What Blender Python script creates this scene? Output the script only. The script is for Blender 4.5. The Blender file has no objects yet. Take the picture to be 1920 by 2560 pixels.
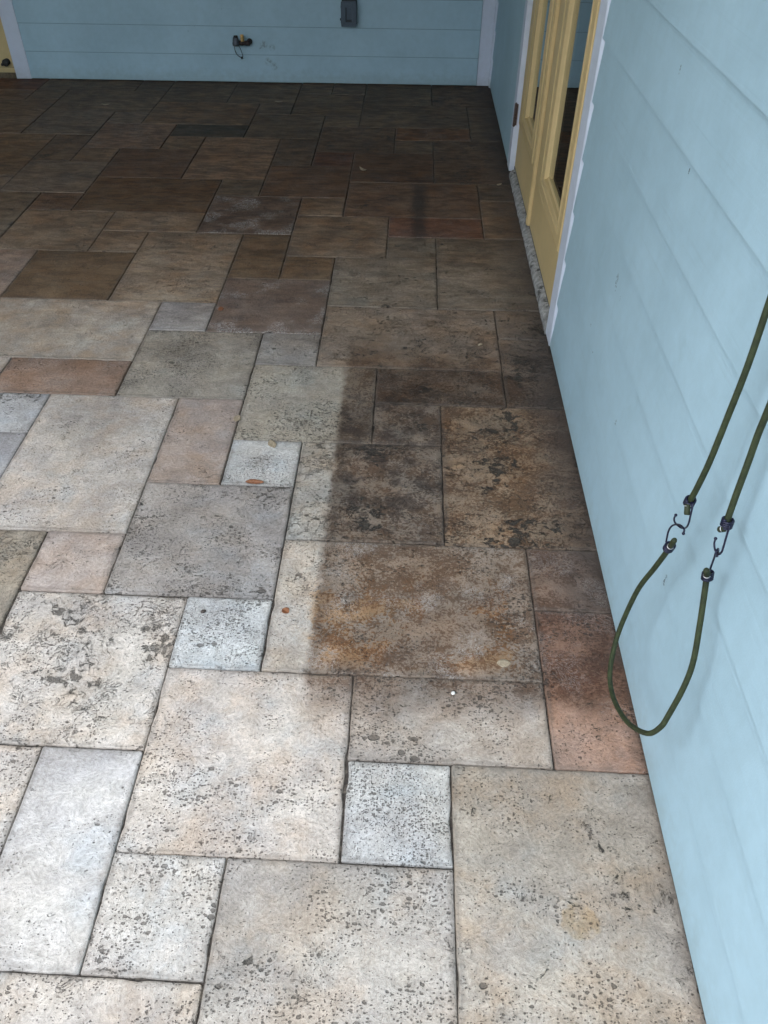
import bpy, bmesh, math, random
from mathutils import Vector, Matrix, noise
random.seed(7)
scene = bpy.context.scene
COL = scene.collection

# ------------------------------------------------------------------ camera
cam_d = bpy.data.cameras.new('camera')
cam = bpy.data.objects.new('camera', cam_d); COL.objects.link(cam); scene.camera = cam
cam_d.sensor_fit = 'VERTICAL'; cam_d.sensor_height = 24.0; cam_d.sensor_width = 18.0
cam_d.lens = 1986.81 / 2560 * 24.0
cam_d.clip_start = 0.02; cam_d.clip_end = 2000
RB = ((0.9993029649, -0.0318001575, 0.0195531782), (0.0359473771, 0.6784523407, -0.7337644107), (0.0100679302, 0.7339558356, 0.6791225720))
m = Matrix(RB).to_4x4(); m.translation = Vector((-.1160, -.6181, 1.4299)); cam.matrix_world = m

# ------------------------------------------------------------------ sky and sun
SUN_EL, SUN_AZ = math.radians(52), math.radians(58)      # behind the house
w = bpy.data.worlds.new("World"); scene.world = w; w.use_nodes = True
wn = w.node_tree; wn.nodes.clear()
sky = wn.nodes.new('ShaderNodeTexSky'); sky.sky_type = 'NISHITA'; sky.sun_disc = False
sky.sun_elevation = SUN_EL; sky.sun_rotation = SUN_AZ; sky.dust_density = 2.0; sky.air_density = 1.0; sky.ozone_density = 1.0
bg = wn.nodes.new('ShaderNodeBackground'); bg.inputs[1].default_value = 0.15
wo = wn.nodes.new('ShaderNodeOutputWorld')
tc = wn.nodes.new('ShaderNodeTexCoord'); cn = wn.nodes.new('ShaderNodeTexNoise'); cn.inputs['Scale'].default_value = 2.2; cn.inputs['Detail'].default_value = 6
cr_ = wn.nodes.new('ShaderNodeMapRange'); cr_.inputs[1].default_value = .38; cr_.inputs[2].default_value = .60; cr_.inputs[3].default_value = .45; cr_.inputs[4].default_value = .95
cm = wn.nodes.new('ShaderNodeMix'); cm.data_type = 'RGBA'; cm.inputs[7].default_value = (6.4, 6.62, 7.0, 1)          # thin bright cloud over the blue
wn.links.new(tc.outputs['Generated'], cn.inputs['Vector']); wn.links.new(cn.outputs[0], cr_.inputs[0]); wn.links.new(cr_.outputs[0], cm.inputs[0])
wn.links.new(sky.outputs[0], cm.inputs[6]); wn.links.new(cm.outputs[2], bg.inputs[0]); wn.links.new(bg.outputs[0], wo.inputs[0])
sd = bpy.data.lights.new('sun', 'SUN'); sd.energy = 2.5; sd.angle = math.radians(0.5); sd.color = (1, .96, .9)
sun = bpy.data.objects.new('sun', sd); COL.objects.link(sun)
sdir = Vector((math.sin(SUN_AZ) * math.cos(SUN_EL), math.cos(SUN_AZ) * math.cos(SUN_EL), math.sin(SUN_EL)))
sun.rotation_euler = sdir.to_track_quat('Z', 'Y').to_euler(); sun.location = (3, 3, 8)
vs = scene.view_settings
vs.view_transform = 'Standard'; vs.look = 'None'; vs.gamma = 1; vs.exposure = 2.5

# ------------------------------------------------------------------ helpers
def srgb(r, g, b):
    f = lambda c: (c / 255 / 12.92) if c / 255 <= .04045 else ((c / 255 + .055) / 1.055) ** 2.4
    return (f(r), f(g), f(b), 1)

def link(name, verts, faces, mat, parent=None, smooth=False):
    me = bpy.data.meshes.new(name); me.from_pydata([tuple(v) for v in verts], [], faces); me.update()
    if smooth:
        me.polygons.foreach_set('use_smooth', [True] * len(me.polygons))
    ob = bpy.data.objects.new(name, me); COL.objects.link(ob)
    if mat: me.materials.append(mat)
    if parent: ob.parent = parent
    return ob

def bevel(ob, wd=.002, seg=2):
    md = ob.modifiers.new('bevel', 'BEVEL'); md.width = wd; md.segments = seg; md.limit_method = 'ANGLE'; md.angle_limit = .6
    return ob

def empty(name, loc, label, cat, group=None):
    o = bpy.data.objects.new(name, None); COL.objects.link(o); o.location = loc
    o['label'] = label; o['category'] = cat
    if group: o['group'] = group
    return o

def tag(o, label, cat, group=None):
    o['label'] = label; o['category'] = cat
    if group: o['group'] = group
    return o

class MB:
    def __init__(s): s.v = []; s.f = []
    def add(s, vs_, fs):
        b = len(s.v); s.v += [Vector(v) for v in vs_]; s.f += [tuple(i + b for i in f) for f in fs]
    def box(s, lo, hi, fr=None):
        p = [(x, y, z) for z in (lo[2], hi[2]) for y in (lo[1], hi[1]) for x in (lo[0], hi[0])]
        if fr: p = [fr(*q) for q in p]
        s.add(p, [(0, 2, 3, 1), (4, 5, 7, 6), (0, 1, 5, 4), (2, 6, 7, 3), (0, 4, 6, 2), (1, 3, 7, 5)])
    def tube(s, pts, r, n=12, caps=True):
        pts = [Vector(p) for p in pts]; rs = r if isinstance(r, (list, tuple)) else [r] * len(pts)
        up = None; rings = []
        for i, p in enumerate(pts):
            t = (pts[min(i + 1, len(pts) - 1)] - pts[max(i - 1, 0)]).normalized()
            if up is None:
                up = t.orthogonal().normalized()
            up = (up - t * up.dot(t)).normalized(); bi = t.cross(up)
            rings.append([p + (up * math.cos(a) + bi * math.sin(a)) * rs[i] for a in [2 * math.pi * k / n for k in range(n)]])
        vs_ = [q for r_ in rings for q in r_]; fs = []
        for i in range(len(pts) - 1):
            for k in range(n):
                a = i * n + k; b = i * n + (k + 1) % n
                fs.append((a, b, b + n, a + n))
        if caps:
            fs.append(tuple(reversed(range(n)))); fs.append(tuple((len(pts) - 1) * n + k for k in range(n)))
        s.add(vs_, fs)
    def ball(s, c, r, sc=(1, 1, 1), nu=14, nv=8):
        c = Vector(c); vs_ = []; fs = []
        for j in range(nv + 1):
            th = math.pi * j / nv
            for i in range(nu):
                ph = 2 * math.pi * i / nu
                vs_.append(c + Vector((r * sc[0] * math.sin(th) * math.cos(ph), r * sc[1] * math.sin(th) * math.sin(ph), r * sc[2] * math.cos(th))))
        for j in range(nv):
            for i in range(nu):
                fs.append((j * nu + i, (j + 1) * nu + i, (j + 1) * nu + (i + 1) % nu, j * nu + (i + 1) % nu))
        s.add(vs_, fs)
    def obj(s, name, mat, parent=None, smooth=False):
        return link(name, s.v, s.f, mat, parent, smooth)

def spline(pts, n=8):
    P = [Vector(p) for p in pts]; P = [2 * P[0] - P[1]] + P + [2 * P[-1] - P[-2]]; out = []
    for i in range(1, len(P) - 2):
        for k in range(n):
            t = k / n; a, b, c, d = P[i - 1], P[i], P[i + 1], P[i + 2]
            out.append(.5 * ((2 * b) + (c - a) * t + (2 * a - 5 * b + 4 * c - d) * t * t + (3 * b - a - 3 * c + d) * t ** 3))
    out.append(P[-2]); return out

# wall frames: (s along, off towards the porch, z)
RA = Vector((.384, -.231, 0)); RD = Vector((-.00407, .99999, 0)); RN = Vector((-.99999, -.00407, 0))
def RW(s, off, z): return RA + RD * s + RN * off + Vector((0, 0, z))
BA = Vector((-2.605, 4.852, 0)); BD = Vector((2.971, .052, 0)).normalized(); BN = Vector((BD.y, -BD.x, 0))
def BW(s, off, z): return BA + BD * s + BN * off + Vector((0, 0, z))
def bs(x): return (x - BA.x) / BD.x

# ------------------------------------------------------------------ node helper
class NT:
    def __init__(s, name):
        s.mat = bpy.data.materials.new(name); s.mat.use_nodes = True; s.t = s.mat.node_tree; s.t.nodes.clear()
        s.out = s.t.nodes.new('ShaderNodeOutputMaterial')
        s.b = s.t.nodes.new('ShaderNodeBsdfPrincipled'); s.t.links.new(s.b.outputs[0], s.out.inputs[0])
    def n(s, ty, **kw):
        nd = s.t.nodes.new(ty)
        for k, v in kw.items(): setattr(nd, k, v)
        return nd
    def put(s, inp, v):
        if isinstance(v, bpy.types.NodeSocket): s.t.links.new(v, inp)
        else: inp.default_value = v
    def pos(s): return s.n('ShaderNodeNewGeometry').outputs['Position']
    def attr(s, name, out='Vector'): return s.n('ShaderNodeAttribute', attribute_name=name).outputs[out]
    def math(s, op, a, b=0., c=0., clamp=False):
        nd = s.n('ShaderNodeMath', operation=op); nd.use_clamp = clamp
        s.put(nd.inputs[0], a); s.put(nd.inputs[1], b); s.put(nd.inputs[2], c); return nd.outputs[0]
    def vm(s, op, a, b=(0, 0, 0)):
        nd = s.n('ShaderNodeVectorMath', operation=op); s.put(nd.inputs[0], a)
        if op == 'SCALE': s.put(nd.inputs['Scale'], b)
        else: s.put(nd.inputs[1], b)
        return nd.outputs['Value'] if op in ('LENGTH', 'DISTANCE', 'DOT_PRODUCT') else nd.outputs[0]
    def sep(s, v):
        nd = s.n('ShaderNodeSeparateXYZ'); s.put(nd.inputs[0], v); return nd.outputs
    def comb(s, x, y, z):
        nd = s.n('ShaderNodeCombineXYZ'); s.put(nd.inputs[0], x); s.put(nd.inputs[1], y); s.put(nd.inputs[2], z); return nd.outputs[0]
    def noise(s, v, sc, det=3., rough=.5, dist=0., out='Fac'):
        nd = s.n('ShaderNodeTexNoise'); s.put(nd.inputs['Vector'], v); s.put(nd.inputs['Scale'], sc)
        nd.inputs['Detail'].default_value = det; nd.inputs['Roughness'].default_value = rough; nd.inputs['Distortion'].default_value = dist
        return nd.outputs[out]
    def vor(s, v, sc, feat='F1', rnd=1.):
        nd = s.n('ShaderNodeTexVoronoi', feature=feat); s.put(nd.inputs['Vector'], v); s.put(nd.inputs['Scale'], sc); nd.inputs['Randomness'].default_value = rnd
        return nd.outputs
    def step(s, v, a, b, c=0., d=1.):
        nd = s.n('ShaderNodeMapRange', interpolation_type='SMOOTHSTEP'); s.put(nd.inputs[0], v)
        for i, q in enumerate((a, b, c, d)): s.put(nd.inputs[i + 1], q)
        return nd.outputs[0]
    def mix(s, f, a, b, mode='MIX'):
        nd = s.n('ShaderNodeMix', data_type='RGBA', blend_type=mode); s.put(nd.inputs[0], f); s.put(nd.inputs[6], a); s.put(nd.inputs[7], b); return nd.outputs[2]
    def bump(s, h, dist=.001, st=1., nrm=None):
        nd = s.n('ShaderNodeBump'); nd.inputs['Distance'].default_value = dist; nd.inputs['Strength'].default_value = st; s.put(nd.inputs['Height'], h)
        if nrm: s.put(nd.inputs['Normal'], nrm)
        return nd.outputs[0]
    def done(s, col, rough=.5, nrm=None, metal=0., spec=None):
        s.put(s.b.inputs['Base Color'], col); s.put(s.b.inputs['Roughness'], rough); s.put(s.b.inputs['Metallic'], metal)
        if nrm: s.put(s.b.inputs['Normal'], nrm)
        if spec is not None: s.put(s.b.inputs['Specular IOR Level'], spec)
        return s.mat

# ------------------------------------------------------------------ materials
def mat_travertine():
    t = NT('travertine'); P = t.pos(); seed = t.attr('seed'); Q = t.vm('ADD', P, seed)
    px, py, pz = t.sep(P)[:3]
    tint = t.attr('tint', 'Color'); par = t.sep(t.attr('par')); par2 = t.sep(t.attr('par2')); ed = t.sep(t.attr('ed')); sz = t.sep(t.attr('sz'))
    pore, dirt, crack = par[0], par[1], par[2]; scuff, warm, stretch = par2[0], par2[1], par2[2]
    # directional stretch of the veining
    q = t.sep(Q); S = t.comb(t.math('MULTIPLY', q[0], t.math('SUBTRACT', 1.0, t.math('MULTIPLY', stretch, .55))), q[1], q[2])
    warp = t.vm('SCALE', t.vm('SUBTRACT', t.noise(S, 14, 2, out='Color'), (.5, .5, .5)), .03)
    W = t.vm('ADD', S, warp)
    big = t.noise(W, 6.5, 5, .6, .4); med = t.noise(W, 22, 5, .65, .5); fine = t.noise(W, 160, 3, .6); grain = t.noise(S, 620, 2, .6)
    # colour
    col = t.mix(t.step(big, .3, .72), t.mix(1, tint, (.80, .80, .82, 1), 'MULTIPLY'), t.mix(1, tint, (1.12, 1.11, 1.08, 1), 'MULTIPLY'))
    wf = t.math('MULTIPLY', t.step(t.noise(t.vm('ADD', W, (3.1, 7, 1)), 9, 5, .62), .42, .68), warm)
    col = t.mix(wf, col, t.mix(1, tint, (.98, .83, .68, 1), 'MULTIPLY'))
    bf = t.math('MULTIPLY', t.step(t.noise(t.vm('ADD', W, (9.1, 2, 5)), 7, 5, .6), .50, .72), .6)
    col = t.mix(bf, col, t.mix(1, tint, (.86, .96, 1.05, 1), 'MULTIPLY'))
    col = t.mix(1, col, t.mix(t.step(med, .28, .72), (.84, .83, .81, 1), (1.10, 1.10, 1.10, 1)), 'MULTIPLY')
    col = t.mix(1, col, t.mix(t.step(fine, .25, .75), (.80, .79, .78, 1), (1.15, 1.15, 1.15, 1)), 'MULTIPLY')
    col = t.mix(1, col, t.mix(t.step(grain, .25, .75), (.88, .88, .88, 1), (1.1, 1.1, 1.1, 1)), 'MULTIPLY')
    wth = t.noise(P, 1.7, 5, .62)
    col = t.mix(1, col, t.mix(t.step(wth, .32, .66), (.80, .77, .73, 1), (1.06, 1.05, 1.04, 1)), 'MULTIPLY')
    # pits: three sizes, clustered
    clus = t.step(t.noise(t.vm('ADD', Q, (5, 1, 2)), 8, 4, .6), .36, .66)
    wp = t.vm('ADD', Q, t.vm('SCALE', t.vm('SUBTRACT', t.noise(Q, 130, 2, out='Color'), (.5, .5, .5)), .0045))
    wps = t.sep(wp); wpe = t.comb(wps[0], t.math('MULTIPLY', wps[1], 1.5), wps[2])
    def pits(sc, off, lo, hi, k):
        v = t.vor(t.vm('ADD', wpe, off), sc); rr = t.sep(v['Color'])
        r = t.math('MULTIPLY', t.math('POWER', rr[0], k), t.math('MULTIPLY', t.math('MULTIPLY', pore, t.step(pore, 1.05, 1.3, 1., .62)), t.math('ADD', lo, t.math('MULTIPLY', clus, hi))))
        return t.step(t.math('SUBTRACT', r, v['Distance']), -.03, .09)
    p1 = pits(190, (0, 0, 0), .24, .46, 1.5); p2 = pits(88, (2, 3, 1), .04, .60, 2.9); p3 = pits(36, (4, 1, 7), -.06, .60, 7.0)
    spk = t.step(t.noise(t.vm('ADD', wpe, (3, 9, 2)), 210, 3, .7), t.math('SUBTRACT', .66, t.math('MULTIPLY', pore, .055)), .70)
    v0 = t.vor(Q, 255); r0 = t.sep(v0['Color'])                       # the evenly holed, sponge-like slabs
    p0 = t.step(t.math('SUBTRACT', t.math('MULTIPLY', t.math('MULTIPLY', t.math('POWER', r0[0], 1.1), .50), t.math('MULTIPLY', t.step(pore, 1.0, 1.2), t.math('ADD', .55, t.math('MULTIPLY', clus, .6)))), v0['Distance']), -.04, .08)
    p1 = t.math('MAXIMUM', p1, p0)
    pit = t.math('MAXIMUM', p1, t.math('MAXIMUM', p2, p3))
    col = t.mix(t.math('MULTIPLY', spk, .52), col, t.mix(1, col, (.30, .28, .25, 1), 'MULTIPLY'))
    # elongated worm-like pits and veins: ridged noise
    rid = t.math('ABSOLUTE', t.math('SUBTRACT', t.noise(t.vm('ADD', W, (1, 8, 3)), 40, 5, .6, 1.2), .5))
    rmask = t.step(t.noise(t.vm('ADD', W, (7, 7, 3)), 11, 4, .65), t.math('SUBTRACT', .66, t.math('MULTIPLY', crack, .16)), t.math('SUBTRACT', .74, t.math('MULTIPLY', crack, .12)))
    worm = t.math('MULTIPLY', t.step(rid, .0, .022, 1, 0), rmask)
    # short dark dashes lying along the veins
    rd2 = t.math('ABSOLUTE', t.math('SUBTRACT', t.noise(t.vm('ADD', W, (2, 4, 13)), 95, 3, .6, .8), .5))
    dm = t.noise(t.vm('ADD', S, (7, 17, 3)), 60, 3, .6)
    dth = t.math('SUBTRACT', .68, t.math('MULTIPLY', t.math('ADD', crack, t.math('MULTIPLY', clus, .5)), .085))
    dash = t.math('MULTIPLY', t.math('MULTIPLY', t.step(rd2, .0, .034, 1, 0), t.step(dm, dth, t.math('ADD', dth, .05))), t.step(fine, .42, .56, .15, .85))
    worm = t.math('MAXIMUM', worm, dash)
    # thin cracks
    cr = t.math('ABSOLUTE', t.math('SUBTRACT', t.noise(t.vm('ADD', W, (11, 3, 3)), 7, 7, .62, .8), .5))
    cmask = t.step(t.noise(t.vm('ADD', Q, (2, 9, 9)), 6, 3), .52, .62)
    crk = t.math('MULTIPLY', t.math('MULTIPLY', t.step(cr, .0, .0045, 1, 0), cmask), t.step(crack, .25, .8))
    # mould-filled hollows
    md = t.noise(t.vm('ADD', W, (4, 4, 8)), 46, 6, .76, .5); mm = t.noise(t.vm('ADD', Q, (8, 3, 6)), 7.5, 4, .6)
    thr = t.math('SUBTRACT', t.math('SUBTRACT', .815, t.math('MULTIPLY', dirt, .16)), t.math('MULTIPLY', t.math('MULTIPLY', t.step(px, -.33, -.25), t.math('MULTIPLY', t.step(py, .3, .5), t.step(py, 2.2, 1.8))), .028)); 
    mould = t.step(t.math('ADD', md, t.math('MULTIPLY', t.math('SUBTRACT', mm, .5), .9)), thr, t.math('ADD', thr, .055))
    halo = t.step(t.math('ADD', md, t.math('MULTIPLY', t.math('SUBTRACT', mm, .5), .9)), t.math('SUBTRACT', thr, .12), t.math('ADD', thr, .06))
    col = t.mix(t.math('MULTIPLY', halo, .20), col, (.13, .12, .085, 1))
    # pale scuffing
    sc_ = t.math('ABSOLUTE', t.math('SUBTRACT', t.noise(t.vm('ADD', W, (6, 6, 6)), 75, 4, .65, 1.5), .5))
    scm = t.math('MULTIPLY', t.step(t.noise(t.vm('ADD', Q, (1, 5, 6)), 9, 4), .48, .62), scuff)
    sf = t.math('MULTIPLY', t.step(sc_, .01, .035, 1, 0), scm)
    # --- marks with a place of their own
    n1 = t.math('MULTIPLY', t.math('SUBTRACT', t.noise(P, 26, 5, .65), .5), .05); n2 = t.math('MULTIPLY', t.math('SUBTRACT', t.noise(P, 12, 5, .7), .5), .26)
    nx = t.math('ADD', px, n1)
    # long tea-coloured stain beside the wall, straight left edge, soft lower edge
    sx = t.step(nx, -.322, -.292); sy = t.step(t.math('ADD', py, t.math('MULTIPLY', n2, .6)), .27, .40); sy2 = t.step(t.math('ADD', py, n2), 1.55, 1.95, 1, 0)
    stain = t.math('MULTIPLY', t.math('MULTIPLY', sx, sy), sy2)
    patch = t.step(t.math('ADD', t.noise(t.vm('ADD', P, (2.2, .7, 0)), 8.5, 7, .74), t.math('MULTIPLY', t.math('SUBTRACT', fine, .5), .75)), .42, .57)
    stain_a = t.math('MULTIPLY', stain, t.math('ADD', .74, t.math('MULTIPLY', patch, .26)))
    col = t.mix(stain_a, col, t.mix(1, col, t.mix(patch, (.46, .36, .29, 1), (.27, .195, .15, 1)), 'MULTIPLY'))
    # ochre blotch in it
    oc = t.math('MULTIPLY', t.math('MULTIPLY', t.step(nx, -.33, -.30), t.step(nx, .14, .17, 1, 0)), t.math('MULTIPLY', t.step(py, .40, .46), t.step(t.math('ADD', py, t.math('MULTIPLY', n2, 1.6)), .60, .74, 1, 0)))
    oc = t.math('MULTIPLY', oc, t.step(t.math('ADD', t.noise(t.vm('ADD', P, (.3, 5.7, 0)), 5.5, 6, .62), t.math('MULTIPLY', t.math('SUBTRACT', fine, .5), .42)), .50, .565))
    col = t.mix(t.math('MULTIPLY', oc, .85), col, t.mix(1, col, (1.15, .86, .55, 1), 'MULTIPLY'))
    # edge line of the stain
    ln = t.math('MULTIPLY', t.step(t.math('ABSOLUTE', t.math('SUBTRACT', nx, -.288)), .0, .03, 1, 0), t.math('MULTIPLY', t.step(py, .40, .55), t.step(py, 1.3, 1.5, 1, 0)))
    col = t.mix(t.math('MULTIPLY', ln, t.math('MULTIPLY', t.step(med, .38, .6), .55)), col, (.075, .055, .04, 1))
    # damp grime deep under the porch and along the walls
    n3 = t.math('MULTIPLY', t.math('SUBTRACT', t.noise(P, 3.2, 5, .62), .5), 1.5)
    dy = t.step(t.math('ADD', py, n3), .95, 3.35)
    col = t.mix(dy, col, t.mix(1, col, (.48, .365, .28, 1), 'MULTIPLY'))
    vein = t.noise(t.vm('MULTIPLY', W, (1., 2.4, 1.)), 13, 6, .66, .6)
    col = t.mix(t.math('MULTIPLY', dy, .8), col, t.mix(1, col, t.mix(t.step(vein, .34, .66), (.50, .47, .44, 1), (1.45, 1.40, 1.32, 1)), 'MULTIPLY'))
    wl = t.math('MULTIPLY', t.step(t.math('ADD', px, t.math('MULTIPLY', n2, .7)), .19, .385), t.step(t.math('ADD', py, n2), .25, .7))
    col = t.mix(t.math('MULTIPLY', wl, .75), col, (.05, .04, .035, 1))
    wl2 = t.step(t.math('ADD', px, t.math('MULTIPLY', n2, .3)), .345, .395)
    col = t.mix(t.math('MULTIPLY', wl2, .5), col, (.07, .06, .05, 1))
    # dark streak further up
    st = t.math('MULTIPLY', t.step(t.math('ABSOLUTE', t.math('SUBTRACT', nx, -.072)), .01, .05, 1, 0), t.math('MULTIPLY', t.step(t.math('ADD', py, n2), 2.5, 2.75), t.step(py, 3.2, 3.27, 1, 0)))
    col = t.mix(t.math('MULTIPLY', st, .75), col, (.03, .025, .022, 1))
    # black-brown bloom along the left side of the stain
    bl = t.math('MULTIPLY', t.math('MULTIPLY', t.step(nx, -.315, -.285), t.step(t.math('ADD', px, n2), .22, -.12)), t.math('MULTIPLY', t.step(t.math('ADD', py, n2), .74, .95), t.step(t.math('ADD', py, n2), 1.75, 1.35)))
    col = t.mix(t.math('MULTIPLY', bl, t.step(t.math('ADD', t.noise(t.vm('ADD', P, (5, 5, 0)), 13, 6, .7), t.math('MULTIPLY', t.math('SUBTRACT', fine, .5), .2)), .44, .62, .15, .85)), col, (.045, .032, .026, 1))
    # yellow ring near the foreground
    rg = t.vm('DISTANCE', t.comb(nx, py, 0.), (.213, -.085, 0)); rgm = t.math('MULTIPLY', t.step(rg, .026, .034, 1, 0), t.step(t.noise(P, 40, 3), .3, .6, .15, .5))
    col = t.mix(rgm, col, t.mix(1, col, (.98, .78, .46, 1), 'MULTIPLY'))
    # joints: worn darker rim of every slab
    e1 = t.math('MINIMUM', t.math('MINIMUM', ed[0], t.math('SUBTRACT', sz[0], ed[0])), t.math('MINIMUM', ed[1], t.math('SUBTRACT', sz[1], ed[1])))
    rim = t.step(t.math('ADD', e1, t.math('MULTIPLY', t.math('SUBTRACT', med, .5), .02)), .0, .010, 1, 0)
    col = t.mix(t.math('MULTIPLY', rim, .33), col, (.10, .085, .07, 1))
    # apply holes
    col = t.mix(t.math('MULTIPLY', sf, .55), col, (.62, .61, .59, 1))
    col = t.mix(t.math('MULTIPLY', pit, .74), col, t.mix(.5, t.mix(1, col, (.22, .20, .18, 1), 'MULTIPLY'), (.06, .052, .045, 1)))
    col = t.mix(t.math('MULTIPLY', worm, .8), col, (.07, .055, .043, 1))
    col = t.mix(t.math('MULTIPLY', crk, .8), col, (.08, .065, .05, 1))
    mcol = t.mix(t.step(fine, .35, .65), (.018, .015, .014, 1), (.060, .052, .040, 1))
    col = t.mix(t.math('MULTIPLY', mould, t.math('ADD', .68, t.math('MULTIPLY', t.step(px, -.33, -.25), .22))), col, mcol)
    h = t.math('MULTIPLY', t.math('MAXIMUM', pit, t.math('MAXIMUM', worm, mould)), -1.0)
    h = t.math('ADD', h, t.math('MULTIPLY', fine, .55)); h = t.math('ADD', h, t.math('MULTIPLY', med, .9)); h = t.math('ADD', h, t.math('MULTIPLY', crk, -.4)); h = t.math('ADD', h, t.math('MULTIPLY', grain, .12))
    nrm = t.bump(h, .0036, 1.)
    rough = t.math('ADD', .50, t.math('MULTIPLY', med, .25))
    return t.done(col, rough, nrm, spec=.32)

ZB = {'siding_right': .018, 'siding_back': .008}; LAP_SHADE = {'siding_right': .03, 'siding_back': .40}
def mat_paint(name, base, horiz='R', dirtc=(.12, .12, .10, 1), speck=1., grain=1.):
    """painted, wood-grain embossed fibre cement"""
    t = NT(name); P = t.pos(); x, y, z = t.sep(P)[:3]
    if horiz == 'R': G = t.comb(t.math('MULTIPLY', y, 2.2), t.math('MULTIPLY', z, 110), 0.)
    elif horiz == 'B': G = t.comb(t.math('MULTIPLY', x, 2.2), t.math('MULTIPLY', z, 110), 3.)
    else: G = t.comb(t.math('MULTIPLY', x, 60), t.math('MULTIPLY', y, 60), t.math('MULTIPLY', z, 1.5))
    g = t.noise(G, 1.0, 4, .6, .6); gm = t.step(t.noise(P, 6, 3), .35, .7)
    big = t.noise(P, 2.3, 5, .6); med = t.noise(P, 30, 5, .65)
    col = t.mix(t.step(big, .3, .7), t.mix(1, base, (.92, .93, .93, 1), 'MULTIPLY'), t.mix(1, base, (1.05, 1.05, 1.05, 1), 'MULTIPLY'))
    col = t.mix(1, col, t.mix(t.step(med, .3, .7), (.965, .965, .96, 1), (1.02, 1.02, 1.02, 1)), 'MULTIPLY')
    col = t.mix(t.math('MULTIPLY', t.step(g, .56, .72), t.math('MULTIPLY', gm, .08)), col, dirtc)
    # grime at the foot of the wall
    ft = t.step(t.math('ADD', z, t.math('MULTIPLY', t.math('SUBTRACT', med, .5), .10)), .0, .09, 1, 0)
    col = t.mix(t.math('MULTIPLY', ft, .22), col, (.20, .21, .15, 1))
    # lap shadow painted as a dark line under every board edge
    fz = t.math('FRACT', t.math('DIVIDE', t.math('SUBTRACT', z, ZB[name]), .1525)) if name in ZB else None
    if fz: col = t.mix(t.math('MULTIPLY', t.step(fz, .955, .985), t.math('ADD', LAP_SHADE[name], t.math('MULTIPLY', t.step(med, .3, .7), .25))), col, (.055, .07, .08, 1))
    # rare scuffs and specks
    sp = t.vor(t.comb(t.math('MULTIPLY', x, 1.), y, t.math('MULTIPLY', z, .6)), 17); rr = t.sep(sp['Color'])
    s1 = t.math('MULTIPLY', t.step(t.math('ADD', sp['Distance'], t.math('MULTIPLY', t.math('SUBTRACT', t.noise(P, 160, 3), .5), .16)), .02, .055, 1, 0), t.step(rr[1], .90, .92))
    col = t.mix(t.math('MULTIPLY', s1, .8 * speck), col, (.06, .06, .065, 1))
    sm = t.math('MULTIPLY', t.step(t.noise(t.vm('ADD', P, (3, 3, 3)), 4.5, 6, .7), .62, .74), .25 * speck)
    col = t.mix(sm, col, t.mix(1, col, (.72, .74, .72, 1), 'MULTIPLY'))
    if name == 'siding_right':                        # one scraped spot with torn paint
        for (cy, cz, r1) in ((1.162, .558, .017), (1.152, .54, .009), (1.10, .541, .006), (.90, .333, .009), (1.302, .36, .006), (1.22, .32, .008), (.40, .338, .013), (1.06, 1.032, .008), (.87, .914, .006)):
            d = t.vm('DISTANCE', t.comb(0., t.math('MULTIPLY', y, 1.6), t.math('MULTIPLY', z, .8)), (0, cy * 1.6, cz * .8))
            k = t.math('MULTIPLY', t.step(d, r1 * .6, r1, 1, 0), t.step(t.noise(P, 190, 3, .7), .50, .56))
            col = t.mix(t.math('MULTIPLY', k, .85), col, (.035, .035, .04, 1))
    if name == 'siding_back':
        for (cx, cz, r1) in ((-1.04, .215, .03), (-.99, .20, .025), (-1.02, .12, .03), (-.985, .095, .028), (-1.06, .19, .016)):
            d = t.vm('DISTANCE', t.comb(x, 0., z), (cx, 0, cz))
            k = t.math('MULTIPLY', t.step(d, r1 * .3, r1, 1, 0), t.step(t.noise(P, 60, 4, .7), .42, .6))
            col = t.mix(t.math('MULTIPLY', k, .5), col, (.11, .10, .075, 1))
    h = t.math('ADD', t.math('MULTIPLY', g, 1.0 * grain), t.math('MULTIPLY', t.noise(P, 300, 2), .25))
    nrm = t.bump(h, .0008, .9)
    return t.done(col, t.math('ADD', .48, t.math('MULTIPLY', med, .12)), nrm, spec=.4)

def mat_simple(name, c, rough=.5, metal=0., nsc=60, amp=.12, bumpd=.0004, spec=None, c2=None):
    t = NT(name); P = t.pos(); n = t.noise(P, nsc, 5, .6)
    a = tuple(q * (1 - amp) for q in c[:3]) + (1,); b = tuple(min(1, q * (1 + amp)) for q in c[:3]) + (1,)
    col = t.mix(t.step(n, .3, .7), a, b)
    if c2: col = t.mix(t.step(t.noise(P, nsc * .6, 5, .7), .52, .62), col, c2)
    return t.done(col, t.math('ADD', rough, t.math('MULTIPLY', n, .1)), t.bump(n, bumpd, .8), metal, spec)

BLUE = (.365, .525, .605, 1)
M = {}
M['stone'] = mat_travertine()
M['sidR'] = mat_paint('siding_right', BLUE, 'R'); M['sidB'] = mat_paint('siding_back', BLUE, 'B', speck=.6)
M['trim'] = mat_paint('trim_white', (.60, .655, .755, 1), 'V', speck=.8, grain=.4)
M['yellow'] = mat_paint('door_yellow', (.60, .455, .225, 1), 'V', speck=.35, grain=.9)
M['grout'] = mat_simple('joint_sand', (.045, .037, .03, 1), .9, nsc=120, amp=.5, bumpd=.002, c2=(.13, .11, .085, 1))
M['lawn'] = mat_simple('lawn', (.06, .09, .035, 1), .9, nsc=8, amp=.4, bumpd=.01)
M['sill'] = mat_simple('sill_stone', (.27, .27, .26, 1), .8, nsc=38, amp=.4, bumpd=.003, c2=(.06, .06, .055, 1))
M['dark'] = mat_simple('dark_rubber', (.02, .02, .02, 1), .6)
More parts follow.
